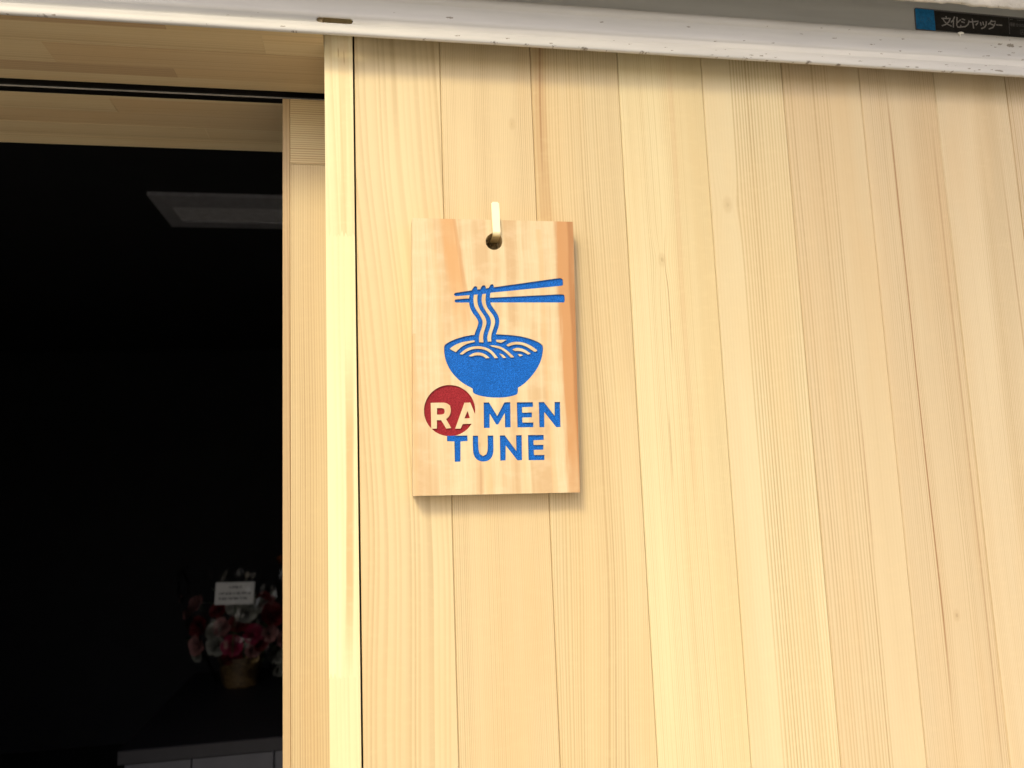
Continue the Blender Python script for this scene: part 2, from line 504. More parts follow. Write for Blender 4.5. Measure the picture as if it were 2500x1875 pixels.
def zig(z, amp):
    n_ = 8
    return [(PX0 + (PX1 - PX0) * i / (2 * n_), z + (amp * (0.6 + 0.4 * math.sin(i * 2.3)) if i % 2 else 0)) for i in range(2 * n_ + 1)]


def level(z):
    return [(PX0 + (PX1 - PX0) * i / 16, z) for i in range(17)]


edges = [level(0.0), zig(1.3700, 0.0072), zig(1.8040, 0.0078), level(2.072)]
for k, mi in enumerate((2, 1, 0)):
    lo_, hi_ = edges[k], edges[k + 1]
    zc_, xc_ = (1.0, 1.59, 1.90)[k], (PX0 + PX1) / 2
    bm = bmesh.new()
    g = [[[bm.verts.new((x - xc_, y, z - zc_)) for x, z in e] for e in (lo_, hi_)] for y in (-0.0015, 0.094)]
    for i in range(16):
        for side in (0, 1):
            bm.faces.new((g[side][0][i], g[side][0][i + 1], g[side][1][i + 1], g[side][1][i]))
            bm.faces.new((g[0][side][i], g[0][side][i + 1], g[1][side][i + 1], g[1][side][i]))
    for i in (0, 16):
        bm.faces.new((g[0][0][i], g[1][0][i], g[1][1][i], g[0][1][i]))
    done(bm, 'lath', pm[mi], post, (xc_, 0, zc_))

# ------------------------------------------------------------------ lintel with glued staves and sliding track
lintel = thing('door_lintel', 'shaded glued-wood lintel over the dark doorway, seen from below', 'lintel')
sm = []
for i, (k, rd) in enumerate(((0.92, 0.05), (0.76, 0.12), (1.0, 0.04), (0.86, 0.09))):
    l, d = tone(k, rd)
    sm.append(wood('lintel_stave', l, d, pitch=0.0042, contrast=0.5, wav=0.006, seed=80 + 9 * i, along='X', band=0.3, mottle=0.0, fibre=0.2, freq=0.4))
ZS = 2.011
LX0, LX1 = -1.36, PX0 - 0.0003
rowsY = [(-0.0245, -0.0153, [-0.9, -0.2010], [1, 1, 0]), (-0.0153, 0.0205, [-0.62, -0.1100], [3, 0, 2]),
         (0.0205, 0.0594, [-0.80, -0.33], [0, 0, 3]), (0.0594, 0.0793, [-0.95, -0.2126], [2, 1, 3]), (0.0793, 0.0992, [-0.52], [3, 0]),
         (0.1311, 0.1349, [], [0]), (0.1349, 0.1690, [-0.72, -0.3026], [2, 0, 3]), (0.1690, 0.2040, [-0.48], [0, 3]),
         (0.2040, 0.2380, [-0.80, -0.21], [3, 0, 0]), (0.2380, 0.2677, [-0.56], [0, 2])]
for (y0, y1, cx, ms) in rowsY:
    ed = [LX0] + cx + [LX1]
    for i in range(len(ed) - 1):
        sk = (y1 - y0) * 0.0
        o = box('stave', ed[i], ed[i + 1] - 0.00015, y0, y1 - 0.00015, ZS + random.uniform(0, 0.0003), 2.073, sm[ms[i]], lintel)
bm = bmesh.new()
prof = [(0.0993, 2.0125), (0.0996, 2.0125), (0.0996, 2.0150), (0.1206, 2.0150), (0.1206, 2.0200), (0.1218, 2.0200), (0.1218, 2.0150),
        (0.1304, 2.0150), (0.1304, 2.0122), (0.1309, 2.0122), (0.1309, 2.0400), (0.0993, 2.0400)]
e0 = [bm.verts.new((LX0, y, z)) for y, z in prof]
e1 = [bm.verts.new((LX1, y, z)) for y, z in prof]
for i in range(len(prof)):
    j = (i + 1) % len(prof)
    bm.faces.new((e0[i], e0[j], e1[j], e1[i]))
track = done(bm, 'track', track_mat, lintel)
tl = box('track_lip', LX0, LX1, 0.12075, 0.12165, 2.0136, 2.0195, track_lip, track, centre=False)

# ------------------------------------------------------------------ sliding door, mostly drawn behind the wall
door = thing('sliding_door', 'pale wooden sliding door edge showing left of the post', 'door', (0, 0.1, 0))  # door woods toned down, the doorway's shade put into their colour
l1, d1 = tone(1.0, 0.03)
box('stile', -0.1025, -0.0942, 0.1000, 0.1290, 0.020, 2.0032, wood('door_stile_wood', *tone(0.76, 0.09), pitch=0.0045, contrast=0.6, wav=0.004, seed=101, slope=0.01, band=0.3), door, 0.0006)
box('rail', -0.0940, 0.75, 0.1003, 0.1285, 1.9238, 2.0032, wood('door_rail_wood', *tone(0.90, 0.0), pitch=0.0027, contrast=1.1, wav=0.002, seed=111, along='XZ', band=0.1, mottle=0, irr=1.5, even=0.6), door, 0.0003)
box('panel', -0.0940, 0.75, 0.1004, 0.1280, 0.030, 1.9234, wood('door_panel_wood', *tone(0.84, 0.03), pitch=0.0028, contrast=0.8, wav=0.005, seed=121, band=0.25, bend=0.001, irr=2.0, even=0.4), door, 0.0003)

# outlines of the carving, in millimetres from the middle of the board, and of the plate's lettering
ART = {
    'chop_up': [(-41.07,59.53),(-40.72,60.6),(-39.75,61.26),(-22.77,63.97),(-0.18,67.33),(68.19,77.44),(70.73,77.55),(72.36,76.47),(72.96,74.79),(72.83,70.33),(71.61,69.31),(-3.64,61.53),(-25.19,58.87),(-38.88,57.74),(-40.32,57.98)],
    'chop_low': [(-40.62,53.0),(-40.27,54.06),(-39.13,54.64),(-25.69,55.67),(-3.41,56.42),(70.77,60.41),(73.02,59.92),(74.01,57.83),(73.87,52.97),(72.88,51.55),(-3.58,51.32),(-39.47,51.13),(-40.41,51.86)],
    'noodle': [(-25.43,59.03),(-22.77,63.97),(-21.74,65.95),(-20.48,67.69),(-19.08,68.44),(-17.79,68.04),(-17.02,66.89),(-16.93,64.75),(-15.31,64.68),(-14.08,65.01),(-13.2,67.33),(-11.93,68.82),(-10.45,69.41),(-9.0,68.92),(-8.31,67.69),(-8.3,65.71),(-6.75,65.88),(-5.51,66.22),(-4.46,68.37),(-3.35,69.87),(-1.86,70.71),(-0.49,70.06),(0.11,68.65),(-0.18,67.33),(-0.83,65.09),(-3.89,61.36),(-4.37,56.83),(-4.21,51.89),(-3.27,48.61),(-0.57,44.51),(2.53,40.0),(4.24,35.49),(4.5,31.39),(3.67,26.49),(1.89,22.0),(0.56,18.75),(0.03,15.09),(-0.15,10.21),(-21.88,10.35),(-21.75,14.39),(-21.63,18.27),(-19.89,22.48),(-18.16,26.38),(-17.23,30.2),(-17.41,32.24),(-19.07,35.5),(-22.55,39.98),(-24.83,44.47),(-25.88,49.37),(-25.98,54.28)],
    'gap1': [(-20.74,59.22),(-21.44,55.11),(-21.27,50.2),(-19.96,45.7),(-17.28,41.21),(-14.21,36.31),(-12.73,32.23),(-12.84,28.97),(-14.21,24.09),(-15.95,20.04),(-17.07,15.17),(-16.9,10.48),(-12.65,10.13),(-12.89,15.15),(-12.35,19.21),(-10.58,24.08),(-9.04,28.96),(-8.93,32.23),(-10.17,36.31),(-12.86,40.4),(-15.56,44.48),(-17.26,49.39),(-17.67,54.31),(-16.93,59.65)],
    'gap2': [(-12.06,60.08),(-13.0,55.97),(-12.92,51.04),(-11.45,46.54),(-8.39,41.22),(-5.68,37.54),(-4.21,33.04),(-4.16,29.77),(-5.11,25.69),(-7.05,20.81),(-8.43,15.94),(-8.51,13.51),(-8.04,10.91),(-4.56,11.21),(-4.83,15.11),(-3.85,19.99),(-2.08,24.46),(-0.3,28.95),(0.06,32.22),(-0.85,36.31),(-3.55,40.4),(-7.05,44.91),(-8.91,49.82),(-9.14,55.16),(-8.39,60.51)],
    'bowl': [(-52.49,5.32),(-52.2,7.16),(-50.58,8.91),(-45.75,11.7),(-39.32,14.32),(-31.28,16.7),(-21.63,18.19),(-10.35,18.71),(0.55,18.5),(13.12,17.88),(25.32,16.44),(35.06,13.93),(42.35,11.02),(46.38,8.7),(48.58,6.23),(48.81,3.77),(47.96,-2.36),(46.03,-8.88),(42.88,-15.36),(37.65,-22.6),(30.82,-29.78),(25.78,-33.74),(21.13,-36.48),(20.76,-41.69),(19.74,-43.04),(16.45,-44.42),(9.13,-45.89),(1.08,-46.3),(-9.31,-45.71),(-17.24,-44.21),(-22.74,-42.28),(-24.83,-40.5),(-25.18,-36.52),(-31.19,-33.24),(-36.63,-29.58),(-42.01,-24.33),(-45.82,-19.51),(-48.83,-14.29),(-51.05,-8.69),(-52.24,-3.09),(-52.59,1.72)],
    'isle0': [(-47.0,3.83),(-44.32,6.06),(-39.48,8.84),(-31.45,11.21),(-21.81,12.37),(-21.47,10.75),(-27.5,9.57),(-32.35,7.59),(-36.42,4.8),(-40.91,0.42)],
    'isle1': [(-37.0,-1.62),(-33.32,1.96),(-28.45,4.74),(-22.81,6.15),(-16.4,6.27),(-10.81,5.02),(-6.05,2.96),(-2.14,-0.71),(1.55,-5.84),(-1.69,-6.13),(-4.6,-1.9),(-8.52,1.36),(-13.28,3.26),(-18.88,3.86),(-24.5,3.34),(-29.35,1.37),(-34.07,-1.89)],
    'isle2': [(-27.91,-3.71),(-23.83,-0.77),(-19.0,0.08),(-14.21,-0.61),(-10.26,-2.66),(-6.99,-5.76),(-10.38,-6.05),(-13.52,-3.84),(-17.49,-2.84),(-21.5,-2.96),(-25.53,-4.13)],
    'isle3': [(-6.71,7.17),(-1.07,6.97),(3.75,5.97),(8.53,3.66),(13.27,-0.03),(18.19,-5.19),(15.09,-5.56),(11.57,-2.05),(7.65,1.64),(2.87,4.11),(-2.74,5.36)],
    'isle4': [(3.25,-1.16),(6.69,-2.41),(9.97,-5.84),(6.72,-5.89)],
    'isle5': [(0.19,12.81),(10.89,12.59),(5.5,9.61),(1.08,10.61)],
    'isle6': [(10.69,7.3),(15.27,9.96),(21.01,10.74),(27.52,10.05),(33.98,7.55),(38.79,4.66),(42.37,1.77),(41.5,0.55),(39.59,0.16),(34.63,3.46),(29.03,6.77),(23.35,8.03),(17.63,7.66),(12.67,5.82)],
    'isle7': [(16.62,2.79),(20.77,4.54),(25.64,3.94),(30.48,2.03),(35.48,-1.85),(32.74,-2.64),(28.75,-0.16),(24.72,1.26),(19.01,1.14)],
    'isle8': [(22.14,-2.14),(24.59,-2.16),(27.4,-3.4),(24.09,-4.43)],
    'disc': [(-23.1,-58.73),(-23.27,-60.96),(-23.64,-63.16),(-24.19,-65.32),(-24.93,-67.43),(-25.85,-69.46),(-26.95,-71.41),(-28.21,-73.25),(-29.62,-74.98),(-31.18,-76.57),(-32.87,-78.03),(-34.67,-79.33),(-36.58,-80.47),(-38.58,-81.43),(-40.66,-82.22),(-42.79,-82.83),(-44.97,-83.25),(-47.17,-83.48),(-49.38,-83.51),(-51.59,-83.36),(-53.77,-83.01),(-55.91,-82.48),(-57.99,-81.76),(-60.0,-80.87),(-61.93,-79.8),(-63.75,-78.57),(-65.46,-77.19),(-67.04,-75.66),(-68.49,-74.01),(-69.78,-72.23),(-70.92,-70.35),(-71.88,-68.37),(-72.67,-66.32),(-73.28,-64.2),(-73.71,-62.04),(-73.94,-59.85),(-73.99,-57.64),(-73.84,-55.44),(-73.51,-53.25),(-72.98,-51.11),(-72.27,-49.01),(-71.38,-46.98),(-70.32,-45.03),(-69.09,-43.18),(-67.7,-41.44),(-66.17,-39.83),(-64.51,-38.35),(-62.72,-37.03),(-60.82,-35.86),(-58.83,-34.86),(-56.76,-34.04),(-54.62,-33.4),(-52.44,-32.95),(-50.22,-32.7),(-47.99,-32.63),(-45.77,-32.77),(-43.56,-33.09),(-41.39,-33.61),(-39.28,-34.32),(-37.24,-35.21),(-35.28,-36.28),(-33.43,-37.52),(-31.69,-38.91),(-30.08,-40.45),(-28.61,-42.13),(-27.3,-43.94),(-26.15,-45.85),(-25.18,-47.85),(-24.38,-49.94),(-23.77,-52.08),(-23.36,-54.28),(-23.13,-56.5)],
    'R': [(-67.14,-50.19),(-55.28,-50.03),(-51.39,-50.66),(-48.32,-53.08),(-47.33,-57.27),(-48.0,-61.42),(-49.96,-64.67),(-52.44,-66.49),(-47.6,-75.52),(-52.45,-75.95),(-57.3,-67.47),(-61.58,-67.37),(-61.79,-75.71),(-67.22,-75.73)],
    'Rc': [(-61.12,-55.41),(-55.81,-55.44),(-54.04,-56.42),(-53.4,-58.71),(-54.16,-60.97),(-56.22,-62.02),(-61.28,-61.91)],
    'A': [(-33.69,-50.69),(-27.92,-50.57),(-21.19,-68.32),(-22.16,-73.96),(-25.01,-76.64),(-26.04,-71.67),(-36.13,-71.82),(-38.38,-76.3),(-43.63,-76.17)],
    'Ac': [(-30.78,-58.8),(-28.63,-66.1),(-34.32,-66.36)],
    'M': [(-14.51,-50.83),(-9.08,-50.7),(-1.18,-64.59),(6.53,-51.0),(12.57,-50.96),(12.02,-76.24),(6.24,-76.25),(6.53,-61.99),(-0.27,-72.77),(-1.49,-73.37),(-2.67,-72.87),(-8.69,-62.44),(-9.16,-76.41),(-15.11,-76.26)],
    'E': [(19.17,-51.25),(35.8,-51.41),(35.76,-56.22),(24.47,-56.39),(24.42,-61.82),(34.39,-61.8),(34.19,-66.75),(24.3,-66.76),(24.27,-71.77),(35.43,-72.04),(35.23,-76.74),(18.84,-76.57)],
    'N': [(41.75,-51.53),(47.06,-51.47),(57.5,-65.51),(58.13,-51.69),(63.89,-51.8),(63.28,-77.28),(58.6,-77.32),(47.18,-61.92),(46.6,-77.02),(41.31,-76.97)],
    'T': [(-52.02,-82.98),(-31.76,-83.29),(-31.69,-88.76),(-38.76,-89.03),(-39.33,-108.75),(-45.02,-108.79),(-44.85,-88.86),(-52.01,-88.42)],
    'U': [(-26.42,-83.66),(-21.06,-83.81),(-21.19,-97.88),(-19.91,-102.06),(-16.82,-104.03),(-13.45,-102.41),(-11.88,-98.16),(-11.56,-83.91),(-5.84,-83.98),(-5.96,-98.73),(-7.1,-104.17),(-10.0,-107.98),(-14.64,-109.55),(-19.36,-109.24),(-23.62,-107.16),(-26.23,-102.8),(-26.84,-97.33)],
    'N2': [(0.68,-84.16),(5.71,-84.13),(16.88,-100.05),(17.16,-84.44),(22.96,-84.36),(22.37,-109.26),(17.56,-109.42),(6.37,-94.39),(5.75,-109.04),(0.26,-109.1)],
    'E2': [(29.25,-84.53),(45.45,-84.8),(45.4,-89.81),(34.85,-89.83),(34.81,-94.58),(44.78,-94.71),(44.56,-99.62),(34.69,-99.56),(34.87,-104.7),(45.39,-104.87),(45.17,-110.0),(28.79,-109.63)],
    'board': [(-81.38,138.72),(86.72,138.41),(80.0,-143.46),(-86.33,-140.43)],
    'hole': [(10.66,115.71),(10.37,113.7),(9.65,111.8),(8.54,110.08),(7.09,108.63),(5.39,107.54),(3.51,106.85),(1.54,106.6),(-0.4,106.79),(-2.23,107.42),(-3.85,108.46),(-5.19,109.86),(-6.18,111.54),(-6.76,113.42),(-6.92,115.41),(-6.63,117.4),(-5.92,119.31),(-4.82,121.03),(-3.38,122.48),(-1.68,123.58),(0.2,124.28),(2.17,124.54),(4.12,124.36),(5.96,123.73),(7.59,122.68),(8.94,121.28),(9.93,119.6),(10.51,117.71)],
}
MAIN = {
    'bun': [[(687.57,2089.55),(688.14,2086.89)],[(681.44,2086.5),(693.32,2087.18)],[(693.06,2087.24),(690.75,2082.85),(686.32,2079.17),(680.74,2076.93)],[(683.12,2085.69),(684.94,2082.45),(688.12,2079.47),(693.63,2077.32)]],
    'ka': [[(699.34,2089.8),(696.84,2085.4),(693.82,2082.48)],[(697.24,2085.0),(695.96,2076.05)],[(702.65,2089.19),(700.94,2078.92),(702.01,2076.72),(706.02,2076.74),(706.61,2079.32)],[(707.24,2086.55),(702.29,2082.65)]],
    'shi': [[(709.17,2087.71),(713.08,2086.8)],[(708.09,2084.07),(712.09,2083.17)],[(707.4,2077.09),(712.88,2078.06),(716.87,2081.3),(718.82,2086.1)]],
    'ya': [[(719.06,2084.42),(731.89,2086.34),(729.87,2083.22),(727.63,2081.2)],[(723.46,2088.72),(723.91,2076.7)]],
    'tsu': [[(734.41,2084.9),(734.85,2081.28)],[(737.95,2085.75),(738.39,2082.12)],[(742.77,2086.68),(741.83,2082.19),(739.01,2078.59),(734.75,2077.02)]],
    'ta': [[(750.32,2088.92),(748.29,2085.87),(745.02,2083.09)],[(749.67,2087.42),(755.64,2087.93),(754.18,2083.73),(751.07,2079.42),(745.16,2077.14)],[(747.72,2084.3),(753.54,2082.32)]],
    'bar': [[(756.38,2083.2),(764.13,2083.31)]],
}
FINE = {
    'logo': [[(651.22,2080.08),(653.71,2086.54),(656.37,2086.73),(657.0,2084.68),(653.35,2083.41),(656.71,2082.14),(655.17,2080.19),(651.66,2080.11)],[(660.79,2087.05),(666.2,2080.71)],[(666.11,2087.43),(659.11,2080.21)]],
    'divider': [[(775.27,2094.81),(773.63,2072.42)]],
    'icon': [[(776.56,2087.34),(782.97,2087.28),(782.45,2083.46),(776.05,2083.53),(776.56,2087.34)],[(776.3,2085.44),(782.71,2085.37)],[(778.66,2087.32),(778.15,2083.51)],[(780.86,2087.3),(780.35,2083.49)]],
    'n0': [[(785.16,2086.48),(786.76,2086.77),(787.0,2085.15),(786.3,2083.39),(784.75,2083.45),(784.5,2084.98),(785.16,2086.48)]],
    'n1': [[(788.17,2086.26),(788.98,2086.84),(788.51,2083.37)]],
    'n2': [[(790.0,2086.22),(791.19,2086.82),(791.82,2086.09),(789.61,2083.36),(791.63,2083.33)]],
    'n00': [[(793.47,2086.63),(794.89,2086.9),(795.21,2085.21),(794.41,2083.43),(793.03,2083.42),(792.79,2085.04),(793.47,2086.63)]],
    'box': [[(789.61,2078.64),(795.21,2079.19),(794.87,2073.42),(789.27,2072.79),(789.61,2078.64)],[(790.41,2074.4),(792.22,2077.53),(793.38,2074.61)],[(791.11,2075.48),(793.15,2075.62)]],
    'rowa': [[(776.71,2091.9),(778.54,2091.86)],[(779.01,2091.89),(780.38,2091.9)],[(785.87,2091.69),(788.17,2091.68)],[(789.09,2091.66),(791.85,2091.68)],[(792.79,2091.75),(796.48,2091.75)]],
}

# ------------------------------------------------------------------ shutter: bottom rail, slat, maker's plate
shutter = thing('roller_shutter', 'off-white steel shutter raised above the doorway and plank wall', 'shutter')
SX0, SX1 = -1.355, 2.24
prof = [(-0.0262, 2.0093), (-0.0285, 2.0086), (-0.0302, 2.0088), (-0.0311, 2.0098), (-0.0314, 2.0115), (-0.0314, 2.0136), (-0.0311, 2.0154), (-0.0306, 2.0168),
        (-0.0302, 2.0180), (-0.0301, 2.0192)]
web_hi = [(-0.0297, 2.0330), (-0.0294, 2.0474), (-0.0298, 2.0482), (-0.0316, 2.0490), (-0.0328, 2.0508), (-0.0331, 2.0532), (-0.0328, 2.0556), (-0.0316, 2.0574), (-0.0300, 2.0584),
          (-0.0200, 2.0588), (-0.0140, 2.0588)]
HZ0, HZ1, HX0, HX1 = 2.0202, 2.0270, -0.0543, -0.0176


def weby(z):
    t = (z - 2.0192) / (2.0330 - 2.0192)
    return -0.0301 + t * 0.0004


bm = bmesh.new()


def strip(pf, x0, x1, n_=1):
    cols = []
    for i in range(n_ + 1):
        x = x0 + (x1 - x0) * i / n_
        cols.append([bm.verts.new((x, y, z)) for y, z in pf])
    for i in range(n_):
        for k in range(len(pf) - 1):
            bm.faces.new((cols[i][k], cols[i + 1][k], cols[i + 1][k + 1], cols[i][k + 1]))


strip(prof, SX0, SX1, 60)
strip([(weby(2.0330), 2.0330)] + web_hi[1:], SX0, SX1, 60)
# the middle of the web carries the oblong hole
hole_pts = []
rr = (HZ1 - HZ0) / 2
for i in range(9):
    a = -math.pi / 2 + math.pi * i / 8
    hole_pts.append((HX1 - rr + rr * math.cos(a), (HZ0 + HZ1) / 2 + rr * math.sin(a)))
for i in range(9):
    a = math.pi / 2 + math.pi * i / 8
    hole_pts.append((HX0 + rr + rr * math.cos(a), (HZ0 + HZ1) / 2 + rr * math.sin(a)))
outer = [(SX0, 2.0192), (SX1, 2.0192), (SX1, 2.0330), (SX0, 2.0330)]
vv = [Vector(p) for p in outer + hole_pts]
res = delaunay_2d_cdt(vv, [], [[0, 1, 2, 3], list(range(4, 4 + len(hole_pts)))], 0, 1e-7)
vs = [bm.verts.new((v.x, weby(v.y), v.y)) for v in res[0]]
for f, of in zip(res[2], res[5] if len(res) > 5 else [[0]] * len(res[2])):
    if 1 in of:
        continue
    bm.faces.new([vs[i] for i in f])
n_ = len(hole_pts)
fr_ = [bm.verts.new((x, weby(z), z)) for x, z in hole_pts]
bk_ = [bm.verts.new((x, weby(z) + 0.0022, z)) for x, z in hole_pts]
for i in range(n_):
    j = (i + 1) % n_
    bm.faces.new((fr_[i], fr_[j], bk_[j], bk_[i]))
bmesh.ops.remove_doubles(bm, verts=bm.verts, dist=1e-6)
for f in bm.faces:
    f.smooth = True
rail = done(bm, 'bottom_rail', rail_paint, shutter)
for p in rail.data.polygons:
    p.use_smooth = True
# a blob of spilt mortar on the upper lip
bm = bmesh.new()
for (bx_, by_, bz_, sx_, sy_, sz_) in ((0.6895, -0.0322, 2.0572, 0.0040, 0.0016, 0.0016), (0.6865, -0.0332, 2.0562, 0.0026, 0.0014, 0.0013), (0.6862, -0.0338, 2.0540, 0.0009, 0.0009, 0.0026)):
    bmesh.ops.create_icosphere(bm, subdivisions=2, radius=1.0, matrix=Matrix.Translation((bx_, by_, bz_)) @ Matrix.Diagonal((sx_, sy_, sz_, 1)))
done(bm, 'mortar_drip', plain('white_mortar_drip', (0.78, 0.76, 0.70), 0.8), rail, smooth=True)
box('slat', SX0, SX1, -0.0130, -0.0105, 2.0590, 2.60, curtain_paint, shutter, centre=False)
box('guide_lip', SX0, SX1, -0.0150, -0.0131, 2.1100, 2.1160, curtain_paint, shutter, centre=False)

plate = prism('maker_plate', [(0.6462, 2.0698), (0.8700, 2.0670), (0.8700, 2.0945), (0.6475, 2.0982), (0.6461, 2.0972), (0.6449, 2.0706)],
              -0.0142, -0.0131, plain('plate_grey', (0.16, 0.155, 0.15), 0.5, 0.0), shutter)
prism('plate_field', [(0.6718, 2.0707), (0.8690, 2.0682), (0.8690, 2.0925), (0.6722, 2.0957)], -0.01452, -0.0143,
      plain('plate_black', (0.020, 0.018, 0.017), 0.45, var=0.3, scale=300), plate)
bm = bmesh.new()
prism('plate_blue', [(0.6472, 2.0707), (0.6712, 2.0700), (0.6718, 2.0966), (0.6478, 2.0972), (0.6466, 2.0966), (0.6456, 2.0713)], -0.01452, -0.0143,
      plain('plate_blue_print', (0.010, 0.190, 0.450), 0.45, var=0.2, scale=200), plate)
bm.free()


def ribbon(bm, pts, w, y):
    pts = [Vector(p) for p in pts]
    ls = []
    for i, p in enumerate(pts):
        d = (pts[min(i + 1, len(pts) - 1)] - pts[max(i - 1, 0)]).normalized()
        nrm = Vector((-d.y, d.x)) * w / 2
        e = d * (w * 0.25) * (1 if i == len(pts) - 1 else -1 if i == 0 else 0)
        ls.append((bm.verts.new((p.x + e.x + nrm.x, y, p.y + e.y + nrm.y)), bm.verts.new((p.x + e.x - nrm.x, y, p.y + e.y - nrm.y))))
    for i in range(len(ls) - 1):
        bm.faces.new((ls[i][0], ls[i + 1][0], ls[i + 1][1], ls[i][1]))


print_white = plain('plate_print', (0.40, 0.39, 0.37), 0.5, var=0.2, scale=500)
print_faint = plain('plate_faint_print', (0.22, 0.215, 0.21), 0.5, var=0.3, scale=500)
print_logo = plain('plate_worn_logo', (0.06, 0.19, 0.36), 0.5, var=0.3, scale=500)
cnt = 0
for key, strokes in list(MAIN.items()) + list(FINE.items()):
    bm = bmesh.new()
    for st in strokes:
        cnt += 1
        ribbon(bm, [(x / 1000, z / 1000) for x, z in st], 0.0016 if key in MAIN else 0.00055, -0.01454 - 0.000004 * cnt)
    mt = print_white if key in MAIN else print_logo if key == 'logo' else print_faint
    done(bm, 'character' if key in MAIN else 'logo' if key == 'logo' else 'small_print', mt, plate).name

# ------------------------------------------------------------------ the carved sign board
SO = Vector((0.120, -0.0220, 1.680))
sign = thing('shop_sign', 'wooden hanging sign board carved with a blue noodle bowl and shop name', 'sign', SO)
n = NT('sign_wood')
X, Y, Z = n.obj()
wv = n.M('SUBTRACT', n.noise(n.xyz(n.M('MULTIPLY', X, 12.0), n.M('MULTIPLY', Z, 6.0), 2.0), 1.0, 2.0, 0.5), 0.5)
u = n.M('MULTIPLY_ADD', wv, 0.012, X)
fib = n.noise(n.xyz(n.M('MULTIPLY', u, 1500.0), 0.0, n.M('MULTIPLY', Z, 30.0)), 1.0, 3.0, 0.6)
long_ = n.noise(n.xyz(n.M('MULTIPLY', u, 90.0), 3.0, n.M('MULTIPLY', Z, 2.5)), 1.0, 3.0, 0.55)
fig = n.noise(n.xyz(n.M('MULTIPLY', X, 38.0), 9.0, n.M('MULTIPLY', Z, 75.0)), 1.0, 3.0, 0.55)
col = n.mix(n.smooth(long_, 0.38, 0.66, 0.0, 0.85), (0.620, 0.510, 0.315), (0.515, 0.345, 0.182))
col = n.mix(n.smooth(fig, 0.42, 0.70, 0.0, 0.30), col, (0.72, 0.60, 0.40))
col = n.mix(n.smooth(fib, 0.42, 0.72, 0.0, 0.32), col, (0.56, 0.36, 0.18))
blo = n.noise(n.xyz(n.M('MULTIPLY', X, 22.0), 4.0, n.M('MULTIPLY', Z, 9.0)), 1.0, 3.0, 0.6)


def streak(col, c, sl, w, st, l0, l1, rgb, soft=0.5, fade=0.05):
    da = n.M('ABSOLUTE', n.M('SUBTRACT', n.M('MULTIPLY_ADD', Z, -sl, u), c))
    da = n.M('MULTIPLY_ADD', n.M('SUBTRACT', n.noise(n.xyz(n.M('MULTIPLY', u, 240.0), 1.0, n.M('MULTIPLY', Z, 14.0)), 1.0, 3.0, 0.6), 0.5), w * 0.8, da)
    k = n.smooth(da, w, w * soft, 0.0, st)
    k = n.M('MULTIPLY', k, n.M('MULTIPLY', n.smooth(Z, l0, l0 + fade), n.smooth(Z, l1, l1 - 0.001)))
    k = n.M('MULTIPLY', k, n.smooth(blo, 0.25, 0.55, 0.35, 1.0))
    return n.mix(k, col, rgb)


col = streak(col, -0.0314, -0.096, 0.0108, 0.92, -0.02, 0.30, (0.56, 0.315, 0.130), 0.45, 0.12)
col = streak(col, -0.0222, -0.11, 0.0030, 0.6, 0.00, 0.30, (0.50, 0.27, 0.11), 0.3, 0.08)
col = streak(col, -0.052, -0.08, 0.004, 0.35, -0.10, 0.16, (0.62, 0.38, 0.18), 0.3)
col = streak(col, 0.0775, 0.0, 0.0130, 0.95, -0.30, 0.30, (0.50, 0.255, 0.100), 0.55)
col = streak(col, 0.0825, 0.0, 0.0050, 0.85, -0.30, 0.30, (0.36, 0.165, 0.060), 0.3)
col = streak(col, -0.018, -0.05, 0.0065, 0.55, -0.20, 0.04, (0.62, 0.37, 0.17), 0.2)
col = streak(col, 0.020, -0.03, 0.0050, 0.35, -0.20, -0.02, (0.66, 0.42, 0.21), 0.2)
col = streak(col, 0.052, -0.02, 0.0045, 0.40, -0.20, 0.13, (0.64, 0.40, 0.19), 0.2)
col = streak(col, -0.0195, 0.0, 0.0016, 0.35, -0.20, -0.09, (0.40, 0.21, 0.09), 0.2)
col = streak(col, -0.083, 0.0, 0.0040, 0.5, -0.20, 0.02, (0.58, 0.34, 0.15), 0.2)
n.set(Base_Color=col, Roughness=0.48, Specular_IOR_Level=0.35)
n.bump(fib, 0.15, 0.0004)
sign_wood = n.m


def chaikin(pts, ang=38):
    out = []
    k = len(pts)
    for i in range(k):
        p0, p, p1 = Vector(pts[i - 1]), Vector(pts[i]), Vector(pts[(i + 1) % k])
        a, b = p - p0, p1 - p
        if a.length < 1e-9 or b.length < 1e-9:
            continue
        t = abs(a.angle_signed(b))
        if t > R(ang) or t < R(2):
            out.append(p)
        else:
            la, lb = min(a.length * 0.25, b.length), min(b.length * 0.25, a.length)
            out.append(p - a.normalized() * la)
            out.append(p + b.normalized() * lb)
    return out


ROUND = {'noodle', 'bowl', 'gap1', 'gap2', 'chop_up', 'chop_low', 'U', 'R', 'Rc'} | {k for k in ART if k.startswith('isle')}
# painter's order: later shapes win
order = [('disc', 'disc'), ('R', 'wood'), ('Rc', 'disc'), ('A', 'wood'), ('Ac', 'disc'), ('bowl', 'bowl'), ('noodle', 'noodle')]
order += [(k, 'wood') for k in ART if k.startswith('isle')]
order += [('chop_up', 'chopstick'), ('chop_low', 'chopstick.001'), ('gap1', 'wood'), ('gap2', 'wood')]
order += [(k, 'letter_' + k) for k in ('M', 'E', 'N', 'T', 'U', 'N2', 'E2')] + [('hole', 'hole')]
verts, faces, kinds = [], [], []


def add(pts, kind):
    area = sum(pts[i - 1][0] * pts[i][1] - pts[i][0] * pts[i - 1][1] for i in range(len(pts)))
    if area < 0:
        pts = list(reversed(pts))
    b = len(verts)
    verts.extend(Vector((p[0], p[1])) for p in pts)
    faces.append(list(range(b, b + len(pts))))
    kinds.append(kind)


